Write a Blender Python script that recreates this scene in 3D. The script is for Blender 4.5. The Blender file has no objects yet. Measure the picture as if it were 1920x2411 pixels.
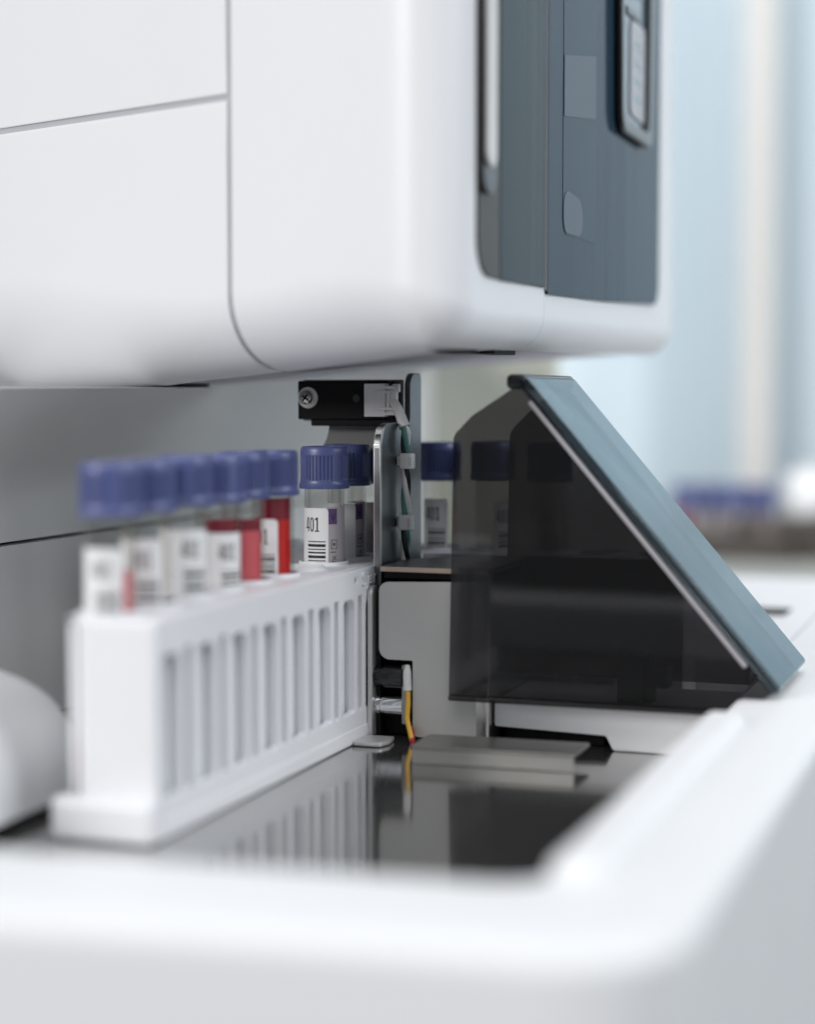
import bpy, bmesh, math, random
from mathutils import Vector, Matrix
random.seed(7)
C = bpy.context.scene
COL = C.collection
S = 0.001                      # everything below is written in millimetres
PI = math.pi
R = math.radians

# ------------------------------------------------------------------ materials
def nodes(name):
    m = bpy.data.materials.new(name)
    m.use_nodes = True
    nt = m.node_tree
    nt.nodes.clear()
    out = nt.nodes.new('ShaderNodeOutputMaterial')
    return m, nt, out

def mat(name, col, rough=0.5, metal=0.0, var=0.04, vscale=60, bump=0.0, bscale=400, spec=0.5,
        stretch=None, rvar=0.06, coat=0.0, sss=0.0, dust=0.0):
    m, nt, out = nodes(name)
    N, L = nt.nodes, nt.links
    p = N.new('ShaderNodeBsdfPrincipled')
    L.new(p.outputs[0], out.inputs[0])
    p.inputs['Metallic'].default_value = metal
    p.inputs['Specular IOR Level'].default_value = spec
    p.inputs['Coat Weight'].default_value = coat
    if sss:
        p.inputs['Subsurface Weight'].default_value = sss
        p.inputs['Subsurface Radius'].default_value = (0.003, 0.002, 0.0015)
        p.inputs['Subsurface Scale'].default_value = 1.0
    tc = N.new('ShaderNodeTexCoord')
    mp = N.new('ShaderNodeMapping')
    L.new(tc.outputs['Object'], mp.inputs[0])
    if stretch:
        mp.inputs['Scale'].default_value = stretch
    n1 = N.new('ShaderNodeTexNoise')
    n1.inputs['Scale'].default_value = vscale
    n1.inputs['Detail'].default_value = 4
    L.new(mp.outputs[0], n1.inputs['Vector'])
    rp = N.new('ShaderNodeMapRange')
    rp.inputs['To Min'].default_value = 1 - var
    rp.inputs['To Max'].default_value = 1 + var
    L.new(n1.outputs['Fac'], rp.inputs['Value'])
    mx = N.new('ShaderNodeVectorMath')
    mx.operation = 'SCALE'
    mx.inputs[0].default_value = col[:3]
    L.new(rp.outputs[0], mx.inputs['Scale'])
    colout = mx.outputs[0]
    if dust:
        nd = N.new('ShaderNodeTexNoise')
        nd.inputs['Scale'].default_value = 1500
        nd.inputs['Detail'].default_value = 2
        L.new(tc.outputs['Object'], nd.inputs['Vector'])
        rr = N.new('ShaderNodeMapRange')
        rr.inputs['From Min'].default_value = 0.70
        rr.inputs['From Max'].default_value = 0.78
        rr.inputs['To Max'].default_value = dust
        L.new(nd.outputs['Fac'], rr.inputs['Value'])
        mm = N.new('ShaderNodeMix')
        mm.data_type = 'RGBA'
        L.new(rr.outputs[0], mm.inputs[0])
        L.new(colout, mm.inputs[6])
        mm.inputs[7].default_value = (0.6, 0.6, 0.6, 1)
        colout = mm.outputs[2]
    L.new(colout, p.inputs['Base Color'])
    r2 = N.new('ShaderNodeMapRange')
    r2.inputs['To Min'].default_value = max(0.0, rough - rvar)
    r2.inputs['To Max'].default_value = rough + rvar
    n2 = N.new('ShaderNodeTexNoise')
    n2.inputs['Scale'].default_value = vscale * 2.3
    n2.inputs['Detail'].default_value = 5
    L.new(mp.outputs[0], n2.inputs['Vector'])
    L.new(n2.outputs['Fac'], r2.inputs['Value'])
    L.new(r2.outputs[0], p.inputs['Roughness'])
    if bump:
        n3 = N.new('ShaderNodeTexNoise')
        n3.inputs['Scale'].default_value = bscale
        n3.inputs['Detail'].default_value = 3
        L.new(mp.outputs[0], n3.inputs['Vector'])
        b = N.new('ShaderNodeBump')
        b.inputs['Strength'].default_value = bump
        b.inputs['Distance'].default_value = 0.0005
        L.new(n3.outputs['Fac'], b.inputs['Height'])
        L.new(b.outputs[0], p.inputs['Normal'])
    return m

def smoked(name, tint, rough=0.04, edge=None, ior=1.5, bump=0.0, bscale=20, stretch=None, gloss=(1, 1, 1)):
    """thin clear/tinted plastic or glass: tinted transparency under a Fresnel gloss"""
    m, nt, out = nodes(name)
    N, L = nt.nodes, nt.links
    tr = N.new('ShaderNodeBsdfTransparent')
    tr.inputs[0].default_value = (*tint, 1)
    if edge:                                  # longer path through the wall at the rims
        lw = N.new('ShaderNodeLayerWeight')
        lw.inputs['Blend'].default_value = 0.35
        pw = N.new('ShaderNodeMath'); pw.operation = 'POWER'
        L.new(lw.outputs['Facing'], pw.inputs[0]); pw.inputs[1].default_value = 2.0
        mc = N.new('ShaderNodeMix'); mc.data_type = 'RGBA'
        mc.inputs[6].default_value = (*tint, 1)
        mc.inputs[7].default_value = (*edge, 1)
        L.new(pw.outputs[0], mc.inputs[0])
        L.new(mc.outputs[2], tr.inputs[0])
    gl = N.new('ShaderNodeBsdfGlossy')
    gl.inputs['Roughness'].default_value = rough
    gl.inputs[0].default_value = (*gloss, 1)
    fr = N.new('ShaderNodeFresnel')
    ge = N.new('ShaderNodeNewGeometry')
    mr = N.new('ShaderNodeMapRange')              # same gloss on both sides of a thin wall
    mr.inputs['To Min'].default_value = ior; mr.inputs['To Max'].default_value = 1 / ior
    L.new(ge.outputs['Backfacing'], mr.inputs['Value'])
    L.new(mr.outputs[0], fr.inputs['IOR'])
    ms = N.new('ShaderNodeMixShader')
    L.new(fr.outputs[0], ms.inputs[0])
    L.new(tr.outputs[0], ms.inputs[1])
    L.new(gl.outputs[0], ms.inputs[2])
    L.new(ms.outputs[0], out.inputs[0])
    if bump:
        tc = N.new('ShaderNodeTexCoord'); mp = N.new('ShaderNodeMapping')
        L.new(tc.outputs['Object'], mp.inputs[0])
        if stretch: mp.inputs['Scale'].default_value = stretch
        n3 = N.new('ShaderNodeTexNoise'); n3.inputs['Scale'].default_value = bscale
        n3.inputs['Detail'].default_value = 1.5
        L.new(mp.outputs[0], n3.inputs['Vector'])
        b = N.new('ShaderNodeBump'); b.inputs['Strength'].default_value = bump
        b.inputs['Distance'].default_value = 0.004
        L.new(n3.outputs['Fac'], b.inputs['Height'])
        L.new(b.outputs[0], gl.inputs['Normal'])
    return m

M = {}
M['shell'] = mat('white_enamel', (0.80, 0.81, 0.84), 0.42, var=0.012, vscale=12, bump=0.04, bscale=900)
M['seam'] = mat('seam_grey', (0.46, 0.46, 0.50), 0.6)
M['tray'] = mat('tray_white', (0.80, 0.81, 0.83), 0.45, var=0.012, vscale=14, bump=0.05, bscale=900)
M['cabinet'] = mat('cabinet_cream', (0.66, 0.665, 0.66), 0.5, var=0.02, vscale=9)
M['cream'] = mat('inner_cream', (0.64, 0.65, 0.57), 0.55, var=0.03, vscale=14)
M['rack'] = mat('rack_white', (0.80, 0.81, 0.84), 0.33, var=0.015, vscale=40, bump=0.05, bscale=700, sss=0.0)
M['steel'] = mat('steel_plate', (0.46, 0.455, 0.45), 0.10, dust=0.3, metal=0.94, var=0.05, vscale=25, stretch=(1, 14, 1), rvar=0.04, bump=0.010, bscale=60)
M['zinc'] = mat('zinc_plate', (0.17, 0.18, 0.19), 0.36, metal=1.0, var=0.06, vscale=90, bump=0.008, bscale=900, dust=0.5)
M['zinc_edge'] = mat('zinc_edge', (0.62, 0.62, 0.62), 0.38, metal=0.6, var=0.10, vscale=300, bump=0.1, bscale=1500)
M['silver'] = mat('silver_paint', (0.54, 0.535, 0.52), 0.46, metal=0.35, var=0.03, vscale=80, bump=0.05, bscale=1500)
M['dull'] = mat('dull_metal', (0.27, 0.265, 0.25), 0.32, metal=0.8, var=0.08, vscale=40, stretch=(1, 8, 8))
M['copper'] = mat('tan_edge', (0.46, 0.38, 0.31), 0.4, metal=0.4, var=0.08, vscale=80)
M['topdark'] = mat('dark_dusty_plate', (0.13, 0.13, 0.13), 0.38, metal=0.5, var=0.15, vscale=120, dust=0.6)
M['black'] = mat('black_plastic', (0.006, 0.006, 0.007), 0.55, var=0.1, bump=0.05, bscale=1500, spec=0.15)
M['black_gloss'] = mat('black_gloss', (0.008, 0.008, 0.009), 0.16, var=0.1, spec=0.6)
M['chrome'] = mat('chrome_roller', (0.75, 0.75, 0.76), 0.09, metal=1.0, var=0.03)
M['screw'] = mat('screw_steel', (0.50, 0.48, 0.45), 0.22, metal=1.0, var=0.08)
M['nylon'] = mat('white_nylon', (0.70, 0.69, 0.69), 0.42, var=0.02, bump=0.04, bscale=1200)
M['tie'] = mat('tie_nylon', (0.86, 0.87, 0.88), 0.3, var=0.02, sss=0.25)
M['w_white'] = mat('wire_white', (0.86, 0.86, 0.85), 0.35)
M['w_black'] = mat('wire_black', (0.012, 0.012, 0.012), 0.3)
M['w_green'] = mat('wire_green', (0.10, 0.30, 0.26), 0.35)
M['w_yellow'] = mat('wire_yellow', (0.70, 0.40, 0.04), 0.38)
M['w_red'] = mat('wire_red', (0.35, 0.01, 0.03), 0.38)
M['cap'] = mat('violet_cap', (0.076, 0.096, 0.250), 0.38, var=0.05, vscale=90, spec=0.7, sss=0.0)
M['paper'] = mat('label_paper', (0.80, 0.80, 0.81), 0.6, var=0.015, vscale=200)
M['ink'] = mat('label_ink', (0.012, 0.012, 0.013), 0.6)
M['backlabel'] = mat('film_label', (0.40, 0.37, 0.385), 0.35, var=0.06, vscale=150)
M['violet'] = mat('violet_print', (0.10, 0.05, 0.16), 0.6)
M['greyink'] = mat('grey_print', (0.10, 0.09, 0.10), 0.6)
M['tube'] = smoked('tube_plastic', (0.94, 0.94, 0.93), rough=0.05, edge=(0.62, 0.60, 0.58), ior=1.45)
M['blood'] = mat('blood_red', (0.74, 0.014, 0.012), 0.22, var=0.10, vscale=160, spec=0.6, coat=0.3)
M['bloodpale'] = mat('blood_pale', (0.86, 0.15, 0.19), 0.22, var=0.15, vscale=160, spec=0.6, coat=0.3)
M['bloodfilm'] = mat('blood_film', (0.26, 0.012, 0.035), 0.25, var=0.4, vscale=220)
M['hood'] = smoked('smoked_acrylic', (0.385, 0.37, 0.375), rough=0.03, ior=1.45)
M['hoodslant'] = smoked('smoked_slant', (0.30, 0.31, 0.32), rough=0.04, ior=1.5, bump=0.22, bscale=18, stretch=(1, 1.1, 0.4), gloss=(0.80, 0.94, 1.0))
M['hoodedge'] = mat('hood_edge', (0.36, 0.35, 0.37), 0.25, var=0.03)
M['glassdark'] = mat('smoked_window', (0.026, 0.050, 0.076), 0.07, var=0.08, vscale=8, spec=0.035, rvar=0.02, bump=0.6, bscale=22, stretch=(1, 1, 0.02))
M['glassbrown'] = mat('smoked_window_edge', (0.052, 0.050, 0.044), 0.10, var=0.08, vscale=8, spec=0.07, rvar=0.02, bump=0.4, bscale=30, stretch=(1, 1, 0.02))
M['glassmid'] = mat('smoked_window_mid', (0.030, 0.046, 0.056), 0.08, var=0.08, vscale=8, spec=0.045, rvar=0.02, bump=0.6, bscale=30, stretch=(1, 1, 0.02))
M['inlay'] = mat('window_inlay', (0.034, 0.060, 0.086), 0.10, spec=0.035, rvar=0.02)
M['inlaypale'] = mat('window_inlay_pale', (0.095, 0.122, 0.15), 0.2, spec=0.04, rvar=0.02)
M['display'] = mat('display_face', (0.10, 0.15, 0.19), 0.08, spec=0.8, rvar=0.02)
M['bench'] = mat('bench_top', (0.36, 0.37, 0.35), 0.5, var=0.08, vscale=6)
M['darkbox'] = mat('dark_brown', (0.055, 0.045, 0.038), 0.5, var=0.3, vscale=10)
M['fargrey'] = mat('far_tube_grey', (0.22, 0.18, 0.18), 0.4)
M['column'] = mat('column_cream', (0.60, 0.585, 0.565), 0.7, var=0.02, vscale=3)

def curtain_mat():
    m, nt, out = nodes('pale_curtain')
    N, L = nt.nodes, nt.links
    p = N.new('ShaderNodeBsdfPrincipled'); p.inputs['Roughness'].default_value = 0.9
    p.inputs['Specular IOR Level'].default_value = 0.1
    tc = N.new('ShaderNodeTexCoord'); mp = N.new('ShaderNodeMapping')
    mp.inputs['Scale'].default_value = (1, 1, 0.03)
    L.new(tc.outputs['Object'], mp.inputs[0])
    n = N.new('ShaderNodeTexNoise'); n.inputs['Scale'].default_value = 5.5; n.inputs['Detail'].default_value = 3
    L.new(mp.outputs[0], n.inputs['Vector'])
    r = N.new('ShaderNodeValToRGB')
    r.color_ramp.elements[0].position = 0.36; r.color_ramp.elements[0].color = (0.48, 0.58, 0.645, 1)
    r.color_ramp.elements[1].position = 0.64; r.color_ramp.elements[1].color = (0.66, 0.74, 0.795, 1)
    L.new(n.outputs['Fac'], r.inputs[0]); L.new(r.outputs[0], p.inputs['Base Color'])
    L.new(p.outputs[0], out.inputs[0])
    return m
M['curtain'] = curtain_mat()

# ------------------------------------------------------------------ helpers
def thing(name, label, cat, loc=(0, 0, 0), rotz=0.0, group=None):
    o = bpy.data.objects.new(name, None)
    COL.objects.link(o)
    o.empty_display_size = 0.01
    o.location = Vector(loc) * S
    o.rotation_euler = (0, 0, rotz)
    o['label'] = label; o['category'] = cat
    if group: o['group'] = group
    return o

def link_mesh(name, me, material, parent=None, label=None):
    o = bpy.data.objects.new(name, me)
    COL.objects.link(o)
    if material is not None:
        me.materials.clear(); me.materials.append(material)
    wn = o.modifiers.new('weighted_normals', 'WEIGHTED_NORMAL'); wn.keep_sharp = True; wn.weight = 100
    if parent is not None: o.parent = parent
    if label: o['label'] = label
    return o

def smooth_mesh(me, ang=35):
    for p in me.polygons: p.use_smooth = True
    try: me.set_sharp_from_angle(angle=R(ang))
    except Exception: pass

def part(parent, name, bm, material, origin=(0, 0, 0), label=None, smooth=True, ang=35):
    """bm in millimetres and scene axes; origin = the millimetre point that is the parent's zero"""
    if not isinstance(bm, bmesh.types.BMesh):
        raise TypeError
    bmesh.ops.translate(bm, vec=-Vector(origin), verts=bm.verts)
    bmesh.ops.scale(bm, vec=(S, S, S), verts=bm.verts)
    bmesh.ops.recalc_face_normals(bm, faces=bm.faces)
    me = bpy.data.meshes.new(name)
    bm.to_mesh(me); bm.free()
    if smooth: smooth_mesh(me, ang)
    return link_mesh(name, me, material, parent, label)

def box(bm, x0, x1, y0, y1, z0, z1, r=0.0, seg=2):
    b = bmesh.new()
    bmesh.ops.create_cube(b, size=1.0)
    bmesh.ops.scale(b, vec=(x1 - x0, y1 - y0, z1 - z0), verts=b.verts)
    bmesh.ops.translate(b, vec=((x0 + x1) / 2, (y0 + y1) / 2, (z0 + z1) / 2), verts=b.verts)
    if r > 0:
        bmesh.ops.bevel(b, geom=list(b.edges), offset=r, segments=seg, profile=0.5, affect='EDGES')
    join(bm, b)
    return bm

def join(bm, b):
    me = bpy.data.meshes.new('tmp'); b.to_mesh(me); b.free()
    bm.from_mesh(me); bpy.data.meshes.remove(me)

def nb(): return bmesh.new()

def lathe(bm, prof, c=(0, 0, 0), axis='Z', seg=32, rib=None, cap0=True, cap1=True):
    """prof = [(radius, height)...]; rib(i, k, r) may change the radius of ring i at segment k"""
    rings = []
    for i, (r, h) in enumerate(prof):
        ring = []
        for k in range(seg):
            a = 2 * PI * k / seg
            rr = rib(i, k, r) if rib else r
            x, y = rr * math.cos(a), rr * math.sin(a)
            v = {'Z': (x, y, h), 'X': (h, x, y), 'Y': (x, h, y)}[axis]
            ring.append(bm.verts.new(Vector(v) + Vector(c)))
        rings.append(ring)
    for a, b in zip(rings, rings[1:]):
        for k in range(seg):
            bm.faces.new((a[k], a[(k + 1) % seg], b[(k + 1) % seg], b[k]))
    if cap0: bm.faces.new(rings[0][::-1])
    if cap1: bm.faces.new(rings[-1])
    return bm

def rpoly(pts, default=0.0, n=6):
    """polygon with rounded corners: pts = [(x, y[, r])]"""
    out = []
    m = len(pts)
    for i in range(m):
        p = Vector(pts[i][:2]); a = Vector(pts[i - 1][:2]); b = Vector(pts[(i + 1) % m][:2])
        r = pts[i][2] if len(pts[i]) > 2 else default
        if r <= 0: out.append(p); continue
        d1 = (a - p).normalized(); d2 = (b - p).normalized()
        ang = d1.angle(d2)
        t = min(r / math.tan(ang / 2), (a - p).length * 0.49, (b - p).length * 0.49)
        r = t * math.tan(ang / 2)
        c = p + (d1 + d2).normalized() * (r / math.sin(ang / 2))
        s0 = p + d1 * t - c; s1 = p + d2 * t - c
        a0 = math.atan2(s0.y, s0.x); a1 = math.atan2(s1.y, s1.x)
        da = (a1 - a0 + PI) % (2 * PI) - PI
        for k in range(n + 1):
            th = a0 + da * k / n
            out.append(c + Vector((math.cos(th), math.sin(th))) * r)
    return [(v.x, v.y) for v in out]

def circ(x, y, r, n=20): return [(x + r * math.cos(2 * PI * k / n), y + r * math.sin(2 * PI * k / n)) for k in range(n)]

def plate(bm, outline, holes, t0, t1, u, v, bevel=0.0, o=(0, 0, 0)):
    """flat plate with holes: 2D outline in axes u, v, thick from t0 to t1 along u x v"""
    cu = bpy.data.curves.new('tmp', 'CURVE')
    cu.dimensions = '2D'; cu.fill_mode = 'BOTH'
    th = (t1 - t0) / 2
    cu.extrude = max(th - bevel, 1e-4); cu.bevel_depth = bevel; cu.bevel_resolution = 2
    cu.offset = -bevel
    for poly in [outline] + list(holes):
        sp = cu.splines.new('POLY')
        sp.points.add(len(poly) - 1)
        for q, (x, y) in zip(sp.points, poly): q.co = (x, y, 0, 1)
        sp.use_cyclic_u = True
    ob = bpy.data.objects.new('tmp', cu)
    COL.objects.link(ob)
    dg = bpy.context.evaluated_depsgraph_get()
    me = bpy.data.meshes.new_from_object(ob.evaluated_get(dg))
    u = Vector(u); v = Vector(v); w = u.cross(v)
    mt = Matrix((u, v, w)).transposed().to_4x4()
    mt.translation = Vector(o) + w * ((t0 + t1) / 2)
    me.transform(mt)
    b = bmesh.new(); b.from_mesh(me)
    bmesh.ops.remove_doubles(b, verts=b.verts, dist=1e-4)
    bpy.data.meshes.remove(me); bpy.data.objects.remove(ob); bpy.data.curves.remove(cu)
    join(bm, b)
    return bm

X, Y, Z = (1, 0, 0), (0, 1, 0), (0, 0, 1)

def catmull(pts, n=8):
    P = [Vector(p) for p in pts]
    P = [P[0] * 2 - P[1]] + P + [P[-1] * 2 - P[-2]]
    out = []
    for i in range(1, len(P) - 2):
        for k in range(n):
            t = k / n
            a, b, c, d = P[i - 1], P[i], P[i + 1], P[i + 2]
            out.append(0.5 * ((2 * b) + (c - a) * t + (2 * a - 5 * b + 4 * c - d) * t * t + (3 * b - a - 3 * c + d) * t ** 3))
    out.append(P[-2])
    return out

def sweep(bm, path, rad, seg=12, caps=True):
    path = [Vector(p) for p in path]
    up = None; rings = []
    for i, p in enumerate(path):
        t = (path[min(i + 1, len(path) - 1)] - path[max(i - 1, 0)]).normalized()
        if up is None:
            up = t.orthogonal().normalized()
        up = (up - t * up.dot(t)).normalized()
        s = t.cross(up)
        r = rad(i / (len(path) - 1)) if callable(rad) else rad
        rings.append([bm.verts.new(p + (up * math.cos(2 * PI * k / seg) + s * math.sin(2 * PI * k / seg)) * r) for k in range(seg)])
    for a, b in zip(rings, rings[1:]):
        for k in range(seg):
            bm.faces.new((a[k], a[(k + 1) % seg], b[(k + 1) % seg], b[k]))
    if caps:
        bm.faces.new(rings[0][::-1]); bm.faces.new(rings[-1])
    return bm

def text_bm(txt, width, height, extrude=0.0):
    """text as a mesh in the XY plane, fitted to width x height, lower left at zero"""
    cu = bpy.data.curves.new('tmp', 'FONT'); cu.body = txt
    cu.extrude = 0.0; cu.resolution_u = 4
    ob = bpy.data.objects.new('tmp', cu); COL.objects.link(ob)
    dg = bpy.context.evaluated_depsgraph_get()
    me = bpy.data.meshes.new_from_object(ob.evaluated_get(dg))
    b = bmesh.new(); b.from_mesh(me)
    bpy.data.meshes.remove(me); bpy.data.objects.remove(ob); bpy.data.curves.remove(cu)
    x0 = min(v.co.x for v in b.verts); x1 = max(v.co.x for v in b.verts)
    y0 = min(v.co.y for v in b.verts); y1 = max(v.co.y for v in b.verts)
    for v in b.verts:
        v.co.x = (v.co.x - x0) / (x1 - x0) * width
        v.co.y = (v.co.y - y0) / (y1 - y0) * height
    if extrude:
        g = bmesh.ops.extrude_face_region(b, geom=list(b.faces))
        bmesh.ops.translate(b, vec=(0, 0, extrude), verts=[e for e in g['geom'] if isinstance(e, bmesh.types.BMVert)])
    return b

def stamp(txt, width, height, bold=0.0):
    return text_bm(txt, width, height)

# ------------------------------------------------------------------ camera
cam = bpy.data.cameras.new('camera')
co = bpy.data.objects.new('camera', cam)
COL.objects.link(co)
YAW, PIT = R(19.3), R(3.7)
co.location = (0, 0, 0.110)
co.rotation_euler = (PI / 2 - PIT, 0, YAW)
cam.sensor_fit = 'VERTICAL'; cam.sensor_height = 36; cam.sensor_width = 36
cam.lens = 3825 / 2156 * 36
cam.clip_start = 0.01; cam.clip_end = 50
cam.dof.use_dof = True
cam.dof.focus_distance = 0.594
cam.dof.aperture_fstop = 3.9
cam.dof.aperture_blades = 0
C.camera = co

# ------------------------------------------------------------------ analyzer housing (upper body)
AO = (-230, 600, 120)
hous = thing('analyzer_housing', 'big white rounded upper housing with dark glass window, overhanging the tube rack', 'analyzer housing', AO)
RC = 14.0
FA = R(21.0)                      # the front face runs back to the left
Y0 = 484.0                        # start of the near corner
XW = -150.0
def plan():
    """outline from the far end of the window side round the near corner to the left end: (x, y, nx, ny, s)"""
    pts = []
    rf = 16.0
    yf = 784.0
    for k in range(9):                                   # far corner
        a = PI / 2 * (1 - k / 8)
        pts.append((XW - rf + rf * math.cos(a), yf - rf + rf * math.sin(a), math.cos(a), math.sin(a)))
    n = 24
    for k in range(1, n + 1):                            # window side
        pts.append((XW, (yf - rf) + (Y0 - yf + rf) * k / n, 1, 0))
    turn = PI / 2 + FA
    for k in range(1, 13):                               # near corner
        a = -turn * k / 12
        pts.append((XW - RC + RC * math.cos(a), Y0 + RC * math.sin(a), math.cos(a), math.sin(a)))
    ex, ey = pts[-1][0], pts[-1][1]
    for k in range(1, 31):
        d = 300.0 * k / 30
        pts.append((ex - d * math.cos(FA), ey + d * math.sin(FA), -math.sin(FA), -math.cos(FA)))
    out = []; s = 0
    for i, p in enumerate(pts):
        if i: s += math.hypot(p[0] - pts[i - 1][0], p[1] - pts[i - 1][1])
        out.append((*p, s))
    return out
PL = plan()
def at_s(s):
    for a, b in zip(PL, PL[1:]):
        if s <= b[4]:
            t = (s - a[4]) / max(b[4] - a[4], 1e-9)
            v = [a[i] + (b[i] - a[i]) * t for i in range(4)]
            l = math.hypot(v[2], v[3])
            return v[0], v[1], v[2] / l, v[3] / l
    return PL[-1][:4]
S_Y559 = next(p[4] - (559 - p[1]) * -1 for p in PL if abs(p[0] - XW) < 1e-6 and p[1] <= 559)
S_Y559 = [p for p in PL if p[0] > XW - 0.01][0][4] + (784.0 - 16.0 - 559)
S_WIN0 = S_Y559 + (559 - Y0)      # where the near corner starts
S_CORN = S_WIN0 + RC * (PI / 2 + FA)
S_END = PL[-1][4]
def ss(t): t = max(0, min(1, t)); return t * t * (3 - 2 * t)
def zb(s):                        # height of the underside
    if s < S_WIN0: return 127.0 - 4.0 * s / S_WIN0
    return 123.0 - 7.0 * ss((s - S_WIN0) / 120.0) - 8.0 * ss((s - S_CORN - 60) / 160.0)
def rb(s): return 11.0 + 12.0 * ss((s - S_WIN0 + 10) / 60.0) + 18.0 * ss((s - S_CORN - 60) / 130.0)
ZT = 330.0
def surf(s, t, off=0.0):
    """t: 0..1 round the bottom fillet, 1..2 up the wall"""
    x, y, nx, ny = at_s(s)
    r = rb(s); b = zb(s)
    if t <= 1:
        a = PI / 2 * t
        inn = (r) * (1 - math.sin(a)); z = b + r * (1 - math.cos(a))
        nz = -math.cos(a); nh = math.sin(a)
    else:
        inn = 0; z = b + r + (ZT - b - r) * (t - 1); nz = 0; nh = 1
    p = Vector((x - nx * inn, y - ny * inn, z))
    return p - Vector((nx * nh, ny * nh, nz)) * off
def t_of_z(s, z): return 1 + (z - zb(s) - rb(s)) / (ZT - zb(s) - rb(s))
def spread(a, b, n): return [a + (b - a) * k / n for k in range(n + 1)]
def patch(bm, s0, s1, f0, f1, ns, nt, thick=0.6, off=0.0, e=0.25):
    """skin panel over the housing between two s values and two t functions, edges rolled in"""
    ss_ = [s0 + e * 0, ] + [s0 + e] + spread(s0 + e, s1 - e, ns)[1:-1] + [s1 - e, s1]
    tt = [0.0, 0.004] + spread(0.004, 0.996, nt)[1:-1] + [0.996, 1.0]
    g = []
    I, J = len(ss_), len(tt)
    for i, s in enumerate(ss_):
        row = []
        for j, q in enumerate(tt):
            t = f0(s) + (f1(s) - f0(s)) * q
            o = off + (e if i in (0, I - 1) or j in (0, J - 1) else 0)
            row.append(bm.verts.new(surf(s, t, o)))
        g.append(row)
    h = [[bm.verts.new(surf(s, f0(s) + (f1(s) - f0(s)) * q, off + thick)) for q in tt] for s in ss_]
    for i in range(I - 1):
        for j in range(J - 1):
            bm.faces.new((g[i][j], g[i + 1][j], g[i + 1][j + 1], g[i][j + 1]))
            bm.faces.new((h[i][j], h[i][j + 1], h[i + 1][j + 1], h[i + 1][j]))
    for i in range(I - 1):
        bm.faces.new((g[i][0], h[i][0], h[i + 1][0], g[i + 1][0]))
        bm.faces.new((g[i][-1], g[i + 1][-1], h[i + 1][-1], h[i][-1]))
    for j in range(J - 1):
        bm.faces.new((g[0][j], g[0][j + 1], h[0][j + 1], h[0][j]))
        bm.faces.new((g[-1][j], h[-1][j], h[-1][j + 1], g[-1][j + 1]))
    return bm
# inner body
b = nb()
ssv = sorted(set([p[4] for p in PL]))
ttv = spread(0, 1, 8) + [2.0]
ring = [[b.verts.new(surf(s, t, 0.7)) for t in ttv] for s in ssv]
for i in range(len(ring) - 1):
    for j in range(len(ttv) - 1):
        b.faces.new((ring[i][j], ring[i + 1][j], ring[i + 1][j + 1], ring[i][j + 1]))
# close it at the back, bottom and top
bk0 = [b.verts.new(Vector((-330.0, 960.0, v.co.z))) for v in (ring[0][0], ring[0][-1])]
b.faces.new([r_[0] for r_ in ring] + [bk0[0]])
b.faces.new([r_[-1] for r_ in ring][::-1] + [bk0[1]])
part(hous, 'body', b, M['seam'], AO)
SEAM = S_CORN + 64.0
SW = 1.0
one = lambda s: 0.0
def two(s): return 2.0
part(hous, 'side_panel', patch(nb(), 0.0, S_Y559 - 0.2, one, two, 26, 22), M['shell'], AO)
part(hous, 'corner_panel', patch(nb(), S_Y559 + 0.2, SEAM - SW, one, two, 40, 22), M['shell'], AO)
ZH = 197.5
lo = lambda s: t_of_z(s, ZH - SW); hi = lambda s: t_of_z(s, ZH + SW)
part(hous, 'lower_front_panel', patch(nb(), SEAM + SW, S_END, one, lo, 20, 24), M['shell'], AO)
part(hous, 'upper_front_panel', patch(nb(), SEAM + SW, S_END, hi, two, 20, 6), M['shell'], AO)
# dark service slots in the underside
b = nb(); box(b, -171, -163, 500, 530, 122.3, 125, 0.3); box(b, -171, -163, 548, 572, 122.8, 125, 0.3)
part(hous, 'vent_slot', b, M['black'], AO)
# window: three panes set on the side face
def yz(bm, outline, t0, t1, bevel=0.3, holes=()):
    return plate(bm, outline, holes, t0, t1, Y, Z, bevel, (XW, 0, 0))   # u x v = +X
part(hous, 'window_pane', yz(nb(), rpoly([(485.5, 320, 1), (485.5, 143.5, 24), (507.2, 143.0, 1), (507.2, 320, 1)], n=12), -1.0, 0.7), M['glassbrown'], AO, 'brownish near edge pane')
part(hous, 'window_pane', yz(nb(), rpoly([(507.8, 320, .5), (507.8, 142.9, .8), (557.8, 143.6, .8), (557.8, 320, .5)]), -1.0, 0.75), M['glassmid'], AO, 'middle smoked pane')
part(hous, 'window_pane', yz(nb(), rpoly([(559.6, 320, .5), (559.6, 141.7, .8), (640, 143.2), (735, 146.3, 9), (735, 320, 1)], n=8), -1.0, 1.0, 0.3), M['glassdark'], AO, 'large blue-grey smoked pane')
b = nb(); box(b, XW - 0.5, XW + 0.85, 559.15, 559.45, 142.8, 320, 0.05)
part(hous, 'window_seal', b, M['hoodedge'], AO)
gr = part(hous, 'grip', yz(nb(), rpoly([(485.8, 262, 3), (485.8, 166, 6), (499.5, 166, 6), (499.5, 262, 3)]), 0.6, 2.2, 0.5), M['black_gloss'], AO)
b = yz(nb(), rpoly([(487.4, 258, 2), (487.4, 173.5, 4), (496.0, 173.5, 4), (496.0, 258, 2)]), 2.1, 3.2, 0.4)
part(gr, 'grip_insert', b, M['nylon'], AO)
inl = part(hous, 'inlay', yz(nb(), rpoly([(578, 320, 1), (578, 162.0, 5), (624, 162.5, 2), (624, 320, 1)]), 0.95, 1.15, 0.05), M['inlay'], AO)
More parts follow.
